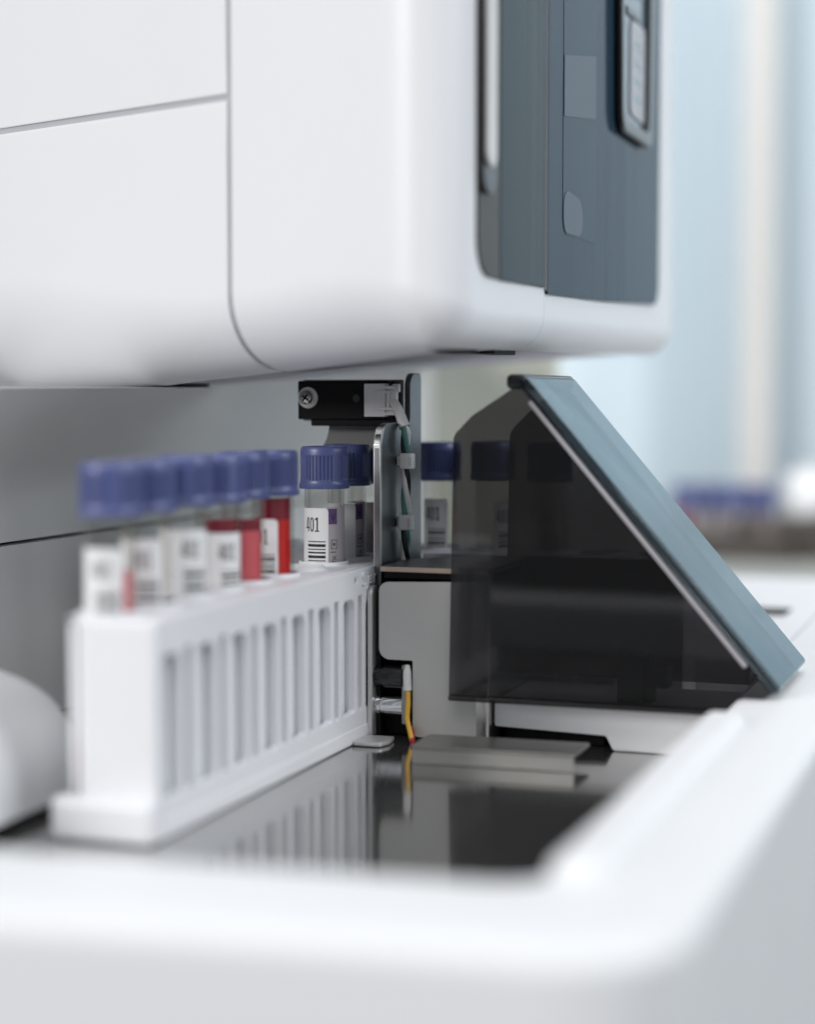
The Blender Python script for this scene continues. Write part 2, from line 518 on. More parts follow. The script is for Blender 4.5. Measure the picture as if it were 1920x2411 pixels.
part(inl, 'pane_patch', yz(nb(), rpoly([(578.6, 219.5, .6), (578.6, 200, .6), (622, 205.0, .6), (622, 226.5, .6)]), 1.2, 1.32, 0.04), M['inlaypale'], AO, 'pale rectangular patch on the pane')  # pale patch laid on the pane for something showing in the glass
part(inl, 'pane_patch', yz(nb(), rpoly([(578.4, 177, 6), (578.4, 162.6, 5), (604, 163, 5), (604, 175, 9)], n=8), 1.2, 1.32, 0.04), M['inlaypale'], AO, 'pale rounded patch on the pane')
fr = part(hous, 'display_frame', yz(nb(), rpoly([(661, 300, 4), (664, 205.5, 8), (719, 205.0, 6), (723, 300, 4)]), 1.5, 4.2, 0.9,
          [rpoly([(667, 296, 3), (670, 210.5, 5), (711, 210.5, 4), (714, 296, 3)])]), M['black_gloss'], AO)
part(fr, 'display', yz(nb(), rpoly([(666.5, 297, 3), (669.5, 210, 5), (711.5, 210, 4), (714.5, 297, 3)]), 1.5, 2.3, 0.1), M['display'], AO)
part(fr, 'display_label', yz(nb(), rpoly([(684, 249, 4), (684, 214, 4), (709, 213, 3), (709, 249, 3)]), 2.3, 2.9, 0.2), M['hoodedge'], AO)
b = nb()
for q in range(4):
    yz(b, rpoly([(690, 222 + q * 6.5), (690, 219 + q * 6.5), (703, 219 + q * 6.5), (703, 222 + q * 6.5)]), 2.9, 2.94, 0.0)
part(fr, 'display_marks', b, M['display'], AO)
b = nb()
yz(b, rpoly([(676, 252, 1), (676, 249.5, 1), (700, 249.5, 1), (700, 252, 1)]), 2.3, 3.2, 0.2)
yz(b, rpoly([(684, 267, 1), (676, 258, 1), (679, 256, 1), (706, 260, 1), (706, 263, 1)]), 2.3, 3.2, 0.2)
part(fr, 'display_divider', b, M['black_gloss'], AO)

fr.location.y -= 13 * S

# ------------------------------------------------------------------ lower cabinet (wall to the left and behind)
LO = (-315, 700, 0)
cabt = thing('lower_cabinet', 'pale grey lower front of the analyzer behind the rack with one dark horizontal gap', 'analyzer cabinet', LO)
b = nb()                                # the upper panel curls forward into a cove under the housing
rows = []
ys = spread(440, 960, 52)
zs = spread(61.6, 75, 3)[:-1] + spread(75, 112, 16) + [150]
for y in ys:
    amp = 44.0 * (1 - ss((y - 560) / 150.0))
    rows.append([b.verts.new((-321 + (amp * ((min(z, 112) - 75) / 37.0) ** 2 if z > 75 else 0), y, z if z < 150 else (150 if y > 592 else 112.5))) for z in zs])
for p_, q_ in zip(rows, rows[1:]):
    for k in range(len(zs) - 1): b.faces.new((p_[k], q_[k], q_[k + 1], p_[k + 1]))
g = bmesh.ops.extrude_face_region(b, geom=list(b.faces))
for e in g['geom']:
    if isinstance(e, bmesh.types.BMVert): e.co.x = -342
part(cabt, 'upper_panel', b, M['cabinet'], LO)
b = nb(); box(b, -342, -321, 440, 960, 0.2, 60.4, 0.6)
part(cabt, 'lower_panel', b, M['cabinet'], LO)
b = nb(); box(b, -344, -325, 442, 958, 0.2, 110, 0)
part(cabt, 'gap_backing', b, M['black'], LO)
b = nb(); box(b, -342, -252, 960, 975, 0, 170, 3.0)
part(cabt, 'rear_panel', b, M['cream'], LO)

# ------------------------------------------------------------------ sample tray
TO = (-180, 480, 0)
tray = thing('sampler_tray', 'white open tray with a broad rounded rim round a mirror steel floor', 'tray', TO)
outer = rpoly([(-52, 905, 10), (-420, 905, 4), (-420, 244, 4), (-54, 281, 24)], n=10)
inner = rpoly([(-87.5, 505, 2), (-87.5, 625, 2), (-380, 625, 2), (-380, 294, 4), (-87.5, 322, 9)], n=10)
part(tray, 'rim', plate(nb(), outer, [inner], -260, 20, X, Y, 4.0), M['tray'], TO)
b = nb(); box(b, -86.8, -75.5, 326, 498, 15, 23.2, 3.2, 4)
part(tray, 'inner_lip', b, M['tray'], TO)
b = nb(); box(b, -385, -80, 290, 630, -3, 0)
part(tray, 'floor_plate', b, M['steel'], TO)
b = nb()
plate(b, rpoly([(-161.8, 14, .6), (-161.8, 5.6, .8), (-125.8, 4.6, 1.2), (-123.6, 0.15, 1.5), (-86, 0.15), (-86, 14, .5)]), [], -586, -545, X, Z, 0.4)
part(tray, 'ledge', b, M['tray'], TO)
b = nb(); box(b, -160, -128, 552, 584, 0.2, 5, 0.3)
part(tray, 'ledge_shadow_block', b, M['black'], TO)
b = nb(); box(b, -114, -98, 745, 768, 19.0, 20.6, 0.4)
part(tray, 'slot_insert', b, M['black'], TO)
b = nb(); box(b, -86.0, -85.4, 640, 860, 19.5, 20.25, 0.0)
part(tray, 'lid_joint', b, M['seam'], TO)

# ------------------------------------------------------------------ sample rack
PITCH = 20.4
def make_rack(label, loc, rotz):
    """long axis +y, ribbed face towards +x; local origin at its near end on the floor"""
    t = thing('tube_rack', label, 'tube rack', loc, rotz, 'white tube racks')
    Lr = 202.5
    x0, x1 = -13.5, 12.0
    b = nb()
    holes = []
    for i in range(10):
        y = 9 + PITCH * i
        if i < 9 or True:
            holes.append(rpoly([(y + 3.0, 45), (y + 3.0, 10.2), (y + 13.2, 10.2), (y + 13.2, 45)], n=1) if False else
                         rpoly([(y - 6.2, 46, 3.6), (y - 6.2, 10.2, .8), (y + 4.6, 10.2, .8), (y + 4.6, 46, 3.6)], n=6))
            holes.append(rpoly([(y + 7.4, 46.6, .4), (y + 7.4, 10.2, .4), (y + 11.2, 10.2, .4), (y + 11.2, 46.6, .4)], n=2))
    holes = [h for h in holes if max(p[0] for p in h) < Lr - 3]
    holes.append(circ(136.7, 51.6, 1.15, 16))
    plate(b, rpoly([(2.5, 55, .8), (2.5, 0.4), (Lr, 0.4), (Lr, 55, .8)]), holes, x1 - 2.6, x1, Y, Z, 0.35)
    part(t, 'ribbed_wall', b, M['rack'])
    b = nb(); box(b, x0, x0 + 2, 2.5, Lr, 4.0, 54.8, 0.3); box(b, 6.9, 8.2, 3, Lr - 1, 4.5, 52.8)
    for i in range(10):
        box(b, 8.2, 9.2, 9 + PITCH * i + 5.4, 9 + PITCH * i + 6.6, 4.5, 52.8)
    part(t, 'inner_walls', b, M['rack'])
    b = nb()
    plate(b, rpoly([(x0 + 0.2, Lr - 0.2), (x0 + 0.2, 2.5), (x1 - 2.8, 2.5), (x1 - 2.8, Lr - 0.2)]), [circ(-5, 9 + PITCH * i, 7.4, 28) for i in range(10)], 52.9, 55.1, X, Y, 0.3)
    for i in range(10):                                           # raised collars round the holes
        lathe(b, [(7.4, 55.0), (7.4, 56.2), (8.1, 56.2), (8.3, 55.0)], (-5, 9 + PITCH * i, 0), seg=28, cap0=False, cap1=False)
    part(t, 'top_deck', b, M['rack'])
    b = nb(); box(b, -9.8, x1, 0, 3.0, 0.5, 55.0, 1.4, 3)
    part(t, 'end_wall', b, M['rack'])
    b = nb(); box(b, x0, x1 - 2.8, Lr - 1.6, Lr - 0.1, 0.5, 52.7, 0.3)
    part(t, 'end_wall', b, M['rack'])
    b = nb(); box(b, x0 - 1.5, x1 + 0.4, 0.5, Lr, 0.25, 5.0, 0.6)
    box(b, x0 - 1.5, x1 + 1.2, -5.5, 1.0, 0.25, 11, 2.0, 4)
    part(t, 'base', b, M['rack'])
    # raised lettering near the far end of the ribbed face
    b = text_bm('Sysmex', 23.0, 5.6, 0.6)
    mt = Matrix((Vector(Y), Vector(Z), Vector(X))).transposed().to_4x4()
    mt.translation = Vector((x1 - 0.05, 141.8, 48.2))
    bmesh.ops.transform(b, matrix=mt, verts=b.verts)
    part(t, 'lettering', b, M['rack'], smooth=False)
    return t
RX, RY = -215.0, 394.0
rack1 = make_rack('near white plastic rack with tall slots, filled with violet-capped tubes', (RX, RY, 0), 0)

def dup(root, loc, rotz, label):
    r = root.copy(); COL.objects.link(r)
    r.location = Vector(loc) * S; r.rotation_euler = (0, 0, rotz); r['label'] = label
    for ch in list(root.children):
        c = ch.copy(); COL.objects.link(c); c.parent = r
        for g in ch.children:
            d = g.copy(); COL.objects.link(d); d.parent = c
    return r
R2X, R2Y = -314.5, 609.5
rack2 = dup(rack1, (R2X, R2Y, 0), -PI / 2, 'far white tube rack standing crosswise behind the smoked hood')

# ------------------------------------------------------------------ blood tubes
def cap_bm():
    b = nb()
    SEG = 160
    prof = [(6.7, 79.7), (8.0, 79.75), (8.2, 80.1), (8.2, 81.2), (7.9, 81.7), (7.85, 82.4), (7.85, 82.8), (7.85, 86.5), (7.85, 90.2), (7.85, 90.6), (7.8, 91.8), (7.6, 92.8), (7.2, 93.3), (5.6, 93.4), (5.2, 92.6), (0.4, 92.4)]
    def rib(i, k, r):
        if i in (6, 7, 8):
            ph = k % 40
            if ph < 32 and k % 4 in (2, 3): return r - 0.42
        return r
    lathe(b, prof, seg=SEG, rib=rib)
    box(b, -0.5, 0.5, -8.15, -7.8, 81.6, 82.4, 0.1)
    return b
def tube_bm():
    b = nb()
    prof = [(0.3, 8.0), (2.5, 8.4), (4.6, 9.7), (6.0, 12.0), (6.5, 15.0), (6.5, 40), (6.5, 60), (6.5, 80.5)]
    lathe(b, prof, seg=48, cap1=False)
    return b
def inner_bm():
    b = nb()
    lathe(b, [(0.3, 9.3), (3, 10.2), (4.8, 12.4), (5.45, 15.0), (5.45, 80.0)], seg=40, cap1=False)
    return b
def blood_bm(z):
    b = nb()
    lathe(b, [(0.3, 9.5), (2.9, 10.4), (4.7, 12.6), (5.35, 15.2), (5.35, z - 0.5), (5.35, z), (4.6, z - 0.35), (0.2, z - 0.4)], seg=40)
    return b
def bent(b, ang0, z0, rad):
    """wrap a flat mesh (x along the round, y up) on a cylinder"""
    for v in b.verts:
        a = ang0 + v.co.x / rad
        zz = z0 + v.co.y
        rr = rad + v.co.z
        v.co = Vector((rr * math.cos(a), rr * math.sin(a), zz))
    return b
def label_bm(a0, a1, z0, z1, rad=6.58, rc=1.3, thick=0.06, n=36):
    w = (a1 - a0) * rad
    b = nb(); cols = []
    xs = sorted(set([0, rc * .08, rc * .25, rc * .5, rc, w - rc, w - rc * .5, w - rc * .25, w - rc * .08, w] + [w * k / n for k in range(n + 1)]))
    for x in xs:
        d = min(x, w - x)
        cut = rc - math.sqrt(max(rc * rc - (rc - d) ** 2, 0)) if d < rc else 0
        for zz in (0,): pass
        cols.append([b.verts.new((x, 0, 0)), b.verts.new((x, z1 - z0 - cut, 0))])
    fs = []
    for p, q in zip(cols, cols[1:]): fs.append(b.faces.new((p[0], q[0], q[1], p[1])))
    g = bmesh.ops.extrude_face_region(b, geom=fs)
    bmesh.ops.translate(b, vec=(0, 0, thick), verts=[e for e in g['geom'] if isinstance(e, bmesh.types.BMVert)])
    return bent(b, a0, z0, rad)
def dense(b, n=2):
    bmesh.ops.triangulate(b, faces=list(b.faces))
    bmesh.ops.subdivide_edges(b, edges=list(b.edges), cuts=n, use_grid_fill=True)
    return b
def fat_digits(w, h):
    """the printed number in heavy narrow figures, the 1 with a foot"""
    d = w * 0.30; g = w * 0.05
    b = nb()
    def quad(pts): b.faces.new([b.verts.new((x, y, 0)) for x, y in pts])
    st = d * 0.29
    # 4
    quad([(d * .58, 0), (d * .58 + st, 0), (d * .58 + st, h), (d * .58, h)])
    quad([(0, h * .22), (d, h * .22), (d, h * .22 + st), (0, h * .22 + st)])
    quad([(0, h * .22 + st), (st * .9, h * .22 + st), (d * .60, h), (d * .60 - st * .6, h)])
    # 0
    cx, n = d + g + d / 2, 20
    for k in range(n):
        a0, a1 = 2 * PI * k / n, 2 * PI * (k + 1) / n
        f = lambda a, q: (cx + (d / 2 - q) * math.copysign(abs(math.cos(a)) ** .75, math.cos(a)), h / 2 + (h / 2 - q) * math.copysign(abs(math.sin(a)) ** .75, math.sin(a)))
        quad([f(a0, 0), f(a1, 0), f(a1, st), f(a0, st)])
    # 1
    x = 2 * (d + g)
    quad([(x + d * .42, 0), (x + d * .42 + st * 1.1, 0), (x + d * .42 + st * 1.1, h), (x + d * .42, h)])
    quad([(x, 0), (x + d, 0), (x + d, st * .9), (x, st * .9)])
    quad([(x + d * .05, h * .78), (x + d * .42, h * .86), (x + d * .42, h), (x + d * .05, h * .90)])
    for k, v in enumerate(b.verts): v.co.z = 0.0008 * (k // 4 % 5)
    return b
BARS = [0.35, 0.9, 0.35, 0.55, 0.9, 0.35, 0.35, 0.9, 0.55, 0.35, 0.9, 0.35, 0.55, 0.35, 0.9]
def print_bm(a_right, ztop, rad=6.66):
    """401 over a barcode; a_right = the angle of the label's right edge"""
    b = dense(fat_digits(5.2, 4.6), 2)
    out = bent(b, a_right - (1.6 + 5.8) / rad - 0.12, ztop - 7.6, rad)
    z = ztop - 10.6
    for w in BARS:
        if z - w < 28: break
        q = nb()
        vs = [[q.verts.new((x, y, 0)) for y in (0, w)] for x in [6.4 * k / 10 for k in range(11)]]
        for p_, r_ in zip(vs, vs[1:]): q.faces.new((p_[0], r_[0], r_[1], p_[1]))
        bent(q, a_right - (0.9 + 6.4) / rad, z - w, rad)
        join(out, q)
        z -= w + 0.62
    return out
_me = {}
def shared(key, fn, smooth=35):
    if key not in _me:
        b = fn(); bmesh.ops.scale(b, vec=(S, S, S), verts=b.verts)
        bmesh.ops.recalc_face_normals(b, faces=b.faces)
        me = bpy.data.meshes.new(key); b.to_mesh(me); b.free(); smooth_mesh(me, smooth)
        _me[key] = me
    return _me[key]
def make_tube(loc, label, right, ztop=73.6, wide=150, blood=None, pale=False, film=None, maker=None, group=None, capang=0.0, printed=True):
    """right: label's right edge in degrees to the right of the line to the camera"""
    t = thing('blood_tube', label, 'blood tube', loc, 0, group)
    t.rotation_euler = (R(random.uniform(-0.55, 0.55)), R(random.uniform(-0.45, 0.45)), 0)
    t.location.z += random.uniform(-0.3, 0.3) * S
    link_mesh('cap', shared('cap', cap_bm, 30), M['cap'], t).rotation_euler = (0, 0, capang)
    gl = link_mesh('glass', shared('tube', tube_bm), M['tube'], t)
    link_mesh('inner_wall', shared('tubeinner', inner_bm), M['tube'], gl)
    camdir = math.atan2(-loc[1], -loc[0])
    a1 = camdir + R(right); a0 = a1 - R(wide)
    lb = part(t, 'paper_label', label_bm(a0, a1, 24, ztop), M['paper'])
    if printed: part(lb, 'print', print_bm(a1, ztop), M['ink'], smooth=False)
    if maker:
        m0, m1 = a1 - R(4), a1 + R(maker)
        mk = part(t, 'maker_label', label_bm(m0, m1, 24, ztop + 0.4, rad=6.5, thick=0.03), M['backlabel'])
        q = nb()
        vs = [[q.verts.new((x, y, 0)) for y in (0, 5.0)] for x in [3.2 * k / 6 for k in range(7)]]
        for p_, r_ in zip(vs, vs[1:]): q.faces.new((p_[0], r_[0], r_[1], p_[1]))
        bent(q, a1 - 0.02, ztop - 5.2, 6.57)
        part(mk, 'violet_square', q, M['violet'], smooth=False)
        q = dense(text_bm('V', 1.7, 2.6), 2); bent(q, a1 + 0.12, ztop - 4.3, 6.6)
        part(mk, 'letter', q, M['ink'], smooth=False)
        q = text_bm('A210x1', 11.0, 2.1)
        for v in q.verts: v.co = Vector((-v.co.y, v.co.x, 0))
        q = dense(q, 1); bent(q, a1 + R(24), ztop - 25.0, 6.6)
        for (w, h, dx, dz) in ((2.2, 0.25, 0, -10.4), (2.2, 0.25, 0, -13.2), (0.25, 3.0, 0, -13.2), (0.25, 3.0, 1.95, -13.2), (0.9, 0.9, 0.6, -12.1)):
            k = nb(); k.faces.new([k.verts.new(p) for p in ((dx, dz, 0), (dx + w, dz, 0), (dx + w, dz + h, 0), (dx, dz + h, 0))])
            bent(k, a1 + R(8), ztop, 6.62); join(q, k)
        part(mk, 'fine_print', q, M['greyink'], smooth=False)
    if blood:
        bl = part(t, 'blood', blood_bm(blood), M['bloodpale' if pale else 'blood'])
        if film:
            q = nb(); lathe(q, [(5.40, blood - 0.5), (5.38, film)], seg=40, cap0=False, cap1=False)
            fs = [f for f in q.faces if math.cos(math.atan2(f.calc_center_median().y, f.calc_center_median().x) - camdir - R(28)) < 0.35]
            bmesh.ops.delete(q, geom=fs, context='FACES')
            part(bl, 'film', q, M['bloodfilm'])
    return t
G1 = 'violet-capped tubes in the near rack'
TX = RX - 5
spec = [
    ('blood tube at the near end of the rack, its label turned half away', dict(right=27, ztop=72, blood=66, pale=True)),
    ('second tube from the rack\'s near end, label tucked behind its neighbour', dict(right=38, ztop=73, blood=54)),
    ('blood tube third from the near end with a broad white label facing out', dict(right=62, ztop=73.5, blood=60)),
    ('blood tube with white 401 label just left of the pinkish-red tube', dict(right=72, ztop=71.5, blood=70, film=75.5)),
    ('tube showing pinkish red blood beside the narrow edge of a label', dict(right=-12, ztop=71, blood=71.0, pale=True, film=74)),
    ('tube of bright red blood next to the empty rack place', dict(right=13, ztop=72.8, wide=70, blood=73, film=79)),
    None,
    ('sharp clear tube with black 401 and barcode beyond the empty place', dict(right=11, ztop=73.6, wide=150, maker=95)),
    ('clear tube half hidden right behind the sharp 401 tube', dict(right=26, ztop=73.8, wide=140, maker=95, printed=False)),
    ('shaded tube at the far end of the rack beside the metal bracket', dict(right=-30, ztop=73, wide=150, maker=95)),
]
for i, sp in enumerate(spec):
    if sp is None: continue
    dx, dy = random.uniform(-0.3, 0.3), random.uniform(-0.3, 0.3)
    make_tube((TX + dx, RY + 9 + PITCH * i + dy, 0), sp[0], group=G1, capang=random.uniform(0, 6) if i != 7 else R(-118), **sp[1])
G2 = 'violet-capped tubes in the far rack'
spec2 = [
    (5, 'tube with 401 label between the metal bracket and the dark hood', dict(right=28, ztop=73.5, wide=80)),
    (6, 'tube seen through the left edge of the smoked hood, next to the one outside it', dict(right=80, ztop=72.5, wide=76)),
    (7, 'dim tube deepest behind the smoked hood, rightmost of the far rack', dict(right=40, ztop=72.5, wide=90)),
]
for i, lab, kw in spec2:
    make_tube((R2X + 9 + PITCH * i, R2Y + 5, 0), lab, group=G2, capang=random.uniform(0, 6), **kw)

# ------------------------------------------------------------------ sensor bracket, sensor, wiring
BO = (-207, 590, 0)
MV = lambda p, ex=0.0: (p[0] + 6.4 + ex, p[1] - 18.5, p[2])   # set down just clear of the rack's ribbed side
brk = thing('sensor_bracket', 'upright bent zinc plate carrying the black sensor beside the rack', 'bracket', MV(BO))
b = nb()
plate(b, rpoly([(566, 1.2), (607, 1.2), (607, 117.2, 2), (595.5, 117.2, 5), (595.5, 100.8, 1.5), (566, 100.8, 8)]), [], -209.6, -207.5, Y, Z, 0.25)
part(brk, 'upright', b, M['zinc'], BO)
b = nb()
plate(b, rpoly([(566.3, 1.5), (566.0, 94, 1), (568.2, 99, 1), (570.5, 99.8), (567.6, 94, 1), (567.6, 1.5)]), [], -209.75, -207.4, Y, Z, 0.1)
part(brk, 'cut_edge', b, M['zinc_edge'], BO, 'bright sawn front edge')
b = nb(); box(b, -246, -209.8, 594.2, 596.0, 101, 115.0, 0.4)
part(brk, 'cross_plate', b, M['zinc'], BO)
b = nb(); box(b, -209.0, -200, 572, 604, 0.3, 1.6, 0.3)
part(brk, 'foot', b, M['zinc'], BO)

SO = (-230, 590, 100)
sen = thing('optical_sensor', 'black rectangular sensor with white plug and crosshead screw under the housing', 'sensor', MV(SO, 1.0))
b = nb(); box(b, -246.3, -213.6, 588.0, 594.0, 101.6, 114.6, 0.5)
part(sen, 'sensor_case', b, M['black'], SO)
b = nb(); box(b, -242.0, -213.2, 589.2, 596.0, 99.4, 101.7, 0.4)
part(sen, 'sensor_lens_bar', b, M['black'], SO)
# flared grey block added in place of the shadow below the sensor
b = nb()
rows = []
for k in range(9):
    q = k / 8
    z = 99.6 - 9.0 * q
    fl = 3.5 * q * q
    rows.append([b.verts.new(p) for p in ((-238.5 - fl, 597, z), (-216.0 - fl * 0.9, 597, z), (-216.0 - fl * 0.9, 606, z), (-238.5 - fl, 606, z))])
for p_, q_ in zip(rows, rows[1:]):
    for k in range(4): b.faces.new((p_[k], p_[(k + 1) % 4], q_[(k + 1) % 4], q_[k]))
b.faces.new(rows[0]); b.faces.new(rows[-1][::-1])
part(sen, 'sensor_shadow_block', b, mat('shadow_grey', (0.20, 0.20, 0.20), 0.6), SO)
sc = (-242.4, 0, 108.9)
b = nb(); lathe(b, [(3.5, 587.3), (3.6, 587.5), (3.6, 588.1)], (sc[0], 0, sc[2]), 'Y', 32)
wa = part(sen, 'washer', b, M['nylon'], SO)
b = nb(); lathe(b, [(0.2, 585.7), (1.2, 585.75), (1.9, 586.0), (2.3, 586.5), (2.4, 587.0), (2.9, 587.05), (2.9, 587.45)], (sc[0] - 0.3, 0, sc[2]), 'Y', 32)
sr = part(sen, 'screw', b, M['screw'], SO)
b = nb()
for a in (R(38), R(128)):
    q = nb(); box(q, -1.35, 1.35, 585.5, 586.0, -0.3, 0.3)
    bmesh.ops.rotate(q, cent=(0, 0, 0), matrix=Matrix.Rotation(a, 3, 'Y'), verts=q.verts)
    bmesh.ops.translate(q, vec=(sc[0] - 0.3, 0, sc[2]), verts=q.verts); join(b, q)
part(sr, 'cross_slot', b, M['black'], SO)
b = nb(); lathe(b, [(1.3, 587.85), (1.3, 588.1)], (-225.0, 0, 108.7), 'Y', 24)
part(sen, 'blind_hole', b, M['black_gloss'], SO)
# white plug
b = nb(); box(b, -221.0, -213.5, 584.6, 588.1, 102.6, 113.6, 0.25)
box(b, -213.6, -210.0, 585.2, 588.1, 103.1, 112.9, 0.25)
box(b, -216.8, -210.6, 584.1, 585.5, 110.3, 111.3, 0.2); box(b, -216.8, -210.6, 584.1, 585.5, 104.8, 105.8, 0.2)
box(b, -213.9, -210.2, 584.1, 585.5, 111.9, 112.9, 0.2); box(b, -213.9, -210.2, 584.1, 585.5, 103.1, 104.1, 0.2)
box(b, -213.0, -211.9, 584.3, 585.4, 105.7, 110.4, 0.2)
box(b, -211.5, -209.2, 585.6, 588, 110.8, 113.5, 0.2)
part(sen, 'plug', b, M['nylon'], SO)

WO = (-206, 588, 60)
har = thing('wire_harness', 'twisted black, white and green wires running down the zinc plate into a white sleeve', 'wires', MV(WO))
def sleeve_path(): return catmull([(-210.6, 586.2, 108.0), (-208.6, 585.2, 105.8), (-206.8, 584.2, 102.6), (-205.2, 583.4, 99.2)], 8)
b = nb(); sp_ = sleeve_path()
sweep(b, sp_, lambda t: 1.55 + 0.25 * t, 20, caps=False)
sweep(b, sp_, lambda t: 1.30 + 0.25 * t, 20, caps=False)
part(har, 'sleeve', b, M['nylon'], WO)
def wire(ph, m, turns=1.7, zend=53.5, bow=0.0):
    pts = [(-210.2, 586.4, 108.3), (-208.2, 585.0, 105.2), (-205.9, 583.9, 100.8)]
    n = 40
    for k in range(n + 1):
        q = k / n
        z = 98.0 + (zend - 98.0) * q
        a = ph + turns * 2 * PI * q
        pinch = 1 - 0.55 * max(math.exp(-((z - 88) / 2.5) ** 2), math.exp(-((z - 67.6) / 2.5) ** 2))
        r_ = 0.95 * pinch + bow * math.sin(PI * min(1, q * 2.0)) * (q < 0.5)
        pts.append((-204.9 + r_ * math.cos(a) * 0.8 + 0.2 * math.sin(5 * q), 583.2 + 0.6 * q + r_ * math.sin(a), z))
    return sweep(nb(), catmull(pts, 2), 0.92, 10)
part(har, 'white_wire', wire(0.3, None), M['w_white'], WO)
part(har, 'black_wire', wire(0.3 + 2.1, None), M['w_black'], WO)
part(har, 'green_wire', wire(0.3 + 4.2, None), M['w_green'], WO)
for z, dx, lab in ((88.2, 0.5, 'upper white nylon cable tie round the twisted wires'), (68.0, 0.0, 'lower white nylon cable tie round the twisted wires')):
    o = (-205 + dx, 583, z)
    t = thing('cable_tie', lab, 'cable tie', MV(o), 0, 'cable ties on the bracket')
    b = nb(); box(b, -206.3 + dx, -201.4 + dx, 579.6, 582.0, z - 2.55, z + 2.55, 0.55, 3)
    hd = part(t, 'head', b, M['tie'], o)
    b = nb(); box(b, -202.9 + dx, -201.9 + dx, 579.5, 579.9, z - 1.5, z + 1.5, 0.15)
    part(hd, 'notch', b, M['zinc_edge'], o)
    b = nb()
    plate(b, rpoly([(-207.3, 581.2, .5), (-203.2 + dx, 581.2, 2), (-203.2 + dx, 586.3, 2), (-207.3, 586.3, .5)]),
          [rpoly([(-207.2, 581.9, .4), (-203.9 + dx, 581.9, 1.5), (-203.9 + dx, 585.6, 1.5), (-207.2, 585.6, .4)])], z - 1.4, z + 1.4, X, Y, 0.1)
    part(t, 'strap', b, M['tie'], o)

# ------------------------------------------------------------------ drive unit at the rack's side
DO = (-182, 560, 0)
drv = thing('drive_unit', 'silver stepped metal cover with rollers and a thin tan-edged top plate', 'drive unit', DO)
b = nb()
plate(b, rpoly([(-199.2, 50.4, 3.2), (-199.2, 25.6, 3.6), (-187.8, 25.6, .4), (-187.8, 1.2, 2.0), (-166.5, 1.2), (-166.5, 51.4)]), [], -542.2, -541.0, X, Z, 0.2)
part(drv, 'front_plate', b, M['silver'], DO)
b = nb()                                                         # rolled right-hand edge and side wall
plate(b, rpoly([(-166.6, 541.0), (-162.4, 541.0, 3.2), (-162.4, 586, 3), (-163.6, 586, 2), (-163.6, 542.2, 2.2), (-166.6, 542.2)], n=8), [], 1.2, 51.4, X, Y, 0.0)
part(drv, 'side_wall', b, mat('rolled_steel', (0.62, 0.61, 0.59), 0.24, metal=0.95, var=0.06, vscale=60), DO)
b = nb(); box(b, -196, -190, 552, 584, 1.2, 51, 0); box(b, -199, -166, 583, 584, 1, 51, 0); box(b, -186, -185, 543, 584, 1, 50, 0)
box(b, -200.6, -187, 549, 551, 0.4, 47, 0.2); box(b, -200.6, -199.4, 543.2, 550, 0.5, 47)
part(drv, 'inner_frame', b, M['black'], DO)
b = nb(); box(b, -198.2, -164, 543.0, 584, 51.5, 53.7, 0.2)
part(drv, 'gap_layer', b, M['black'], DO)
b = nb(); plate(b, rpoly([(-198.6, 540.6, .4), (-162.0, 540.6, 2.5), (-162.0, 588, 7), (-181, 588, 2), (-198.6, 566, 2)]), [], 53.8, 55.6, X, Y, 0.2)
tp = part(drv, 'top_plate', b, M['topdark'], DO)
b = nb(); box(b, -198.4, -164.4, 540.35, 540.75, 53.9, 55.4, 0.1)
part(tp, 'tan_edge', b, M['copper'], DO)
b = nb(); lathe(b, [(0.2, 539.6), (0.9, 539.7), (1.2, 540.3), (1.2, 541)], (-163.6, 0, 54.6), 'Y', 16)
part(tp, 'rivet', b, mat('copper_rivet', (0.75, 0.36, 0.24), 0.25, metal=0.9), DO)
b = nb(); plate(b, rpoly([(540.0, 49.0, 3.5), (540.0, 0.8), (546.5, 0.8), (546.5, 49.0, 2)]), [], -202.85, -201.2, Y, Z, 0.4)
part(drv, 'side_flange', b, M['zinc_edge'], DO)
b = nb(); lathe(b, [(0.4, -208.0), (2.9, -207.8), (3.3, -207.2), (3.3, -198), (3.9, -197.9), (3.9, -191.5), (3.6, -191.2)], (0, 544.0, 19.8), 'X', 28)
part(drv, 'roller', b, M['black_gloss'], DO, 'black roller')
b = nb(); lathe(b, [(3.5, -201.1), (3.6, -200.9), (3.6, -199.5), (3.2, -199.4), (3.2, -199.0), (3.6, -198.9), (3.6, -191.8)], (0, 545.4, 10.4), 'X', 28)
part(drv, 'roller', b, M['chrome'], DO, 'chrome roller')
b = nb(); plate(b, rpoly([(-191.6, 23.8, .6), (-191.6, 5.0, .3), (-189.6, 5.0, .3), (-189.6, 24.6, 1)]), [], -545.5, -541.5, X, Z, 0.15)
part(drv, 'small_plate', b, M['dull'], DO)

YO = (-188.5, 537.5, 0)
yw = thing('yellow_wire', 'yellow and red wire with white shrink sleeve hanging before the silver cover', 'wire', YO)
part(yw, 'yellow_strand', sweep(nb(), catmull([(-189.0, 540.2, 17), (-188.6, 539.2, 12), (-188.6, 538.4, 7.5), (-187.4, 537.4, 3.6), (-186.4, 536.6, 1.0)], 8), 0.78, 12), M['w_yellow'], YO)
part(yw, 'red_strand', sweep(nb(), catmull([(-188.4, 540.4, 4.6), (-187.0, 539.0, 2.4), (-185.9, 535.4, 0.9), (-185.0, 533.0, 0.8)], 8), 0.75, 10), M['w_red'], YO)
part(yw, 'white_sleeve', sweep(nb(), catmull([(-189.4, 541.0, 24.2), (-189.4, 540.6, 21), (-189.1, 540.2, 16.2)], 8), lambda t: 0.7 + 0.65 * min(1, t * 2.5), 14), M['nylon'], YO)

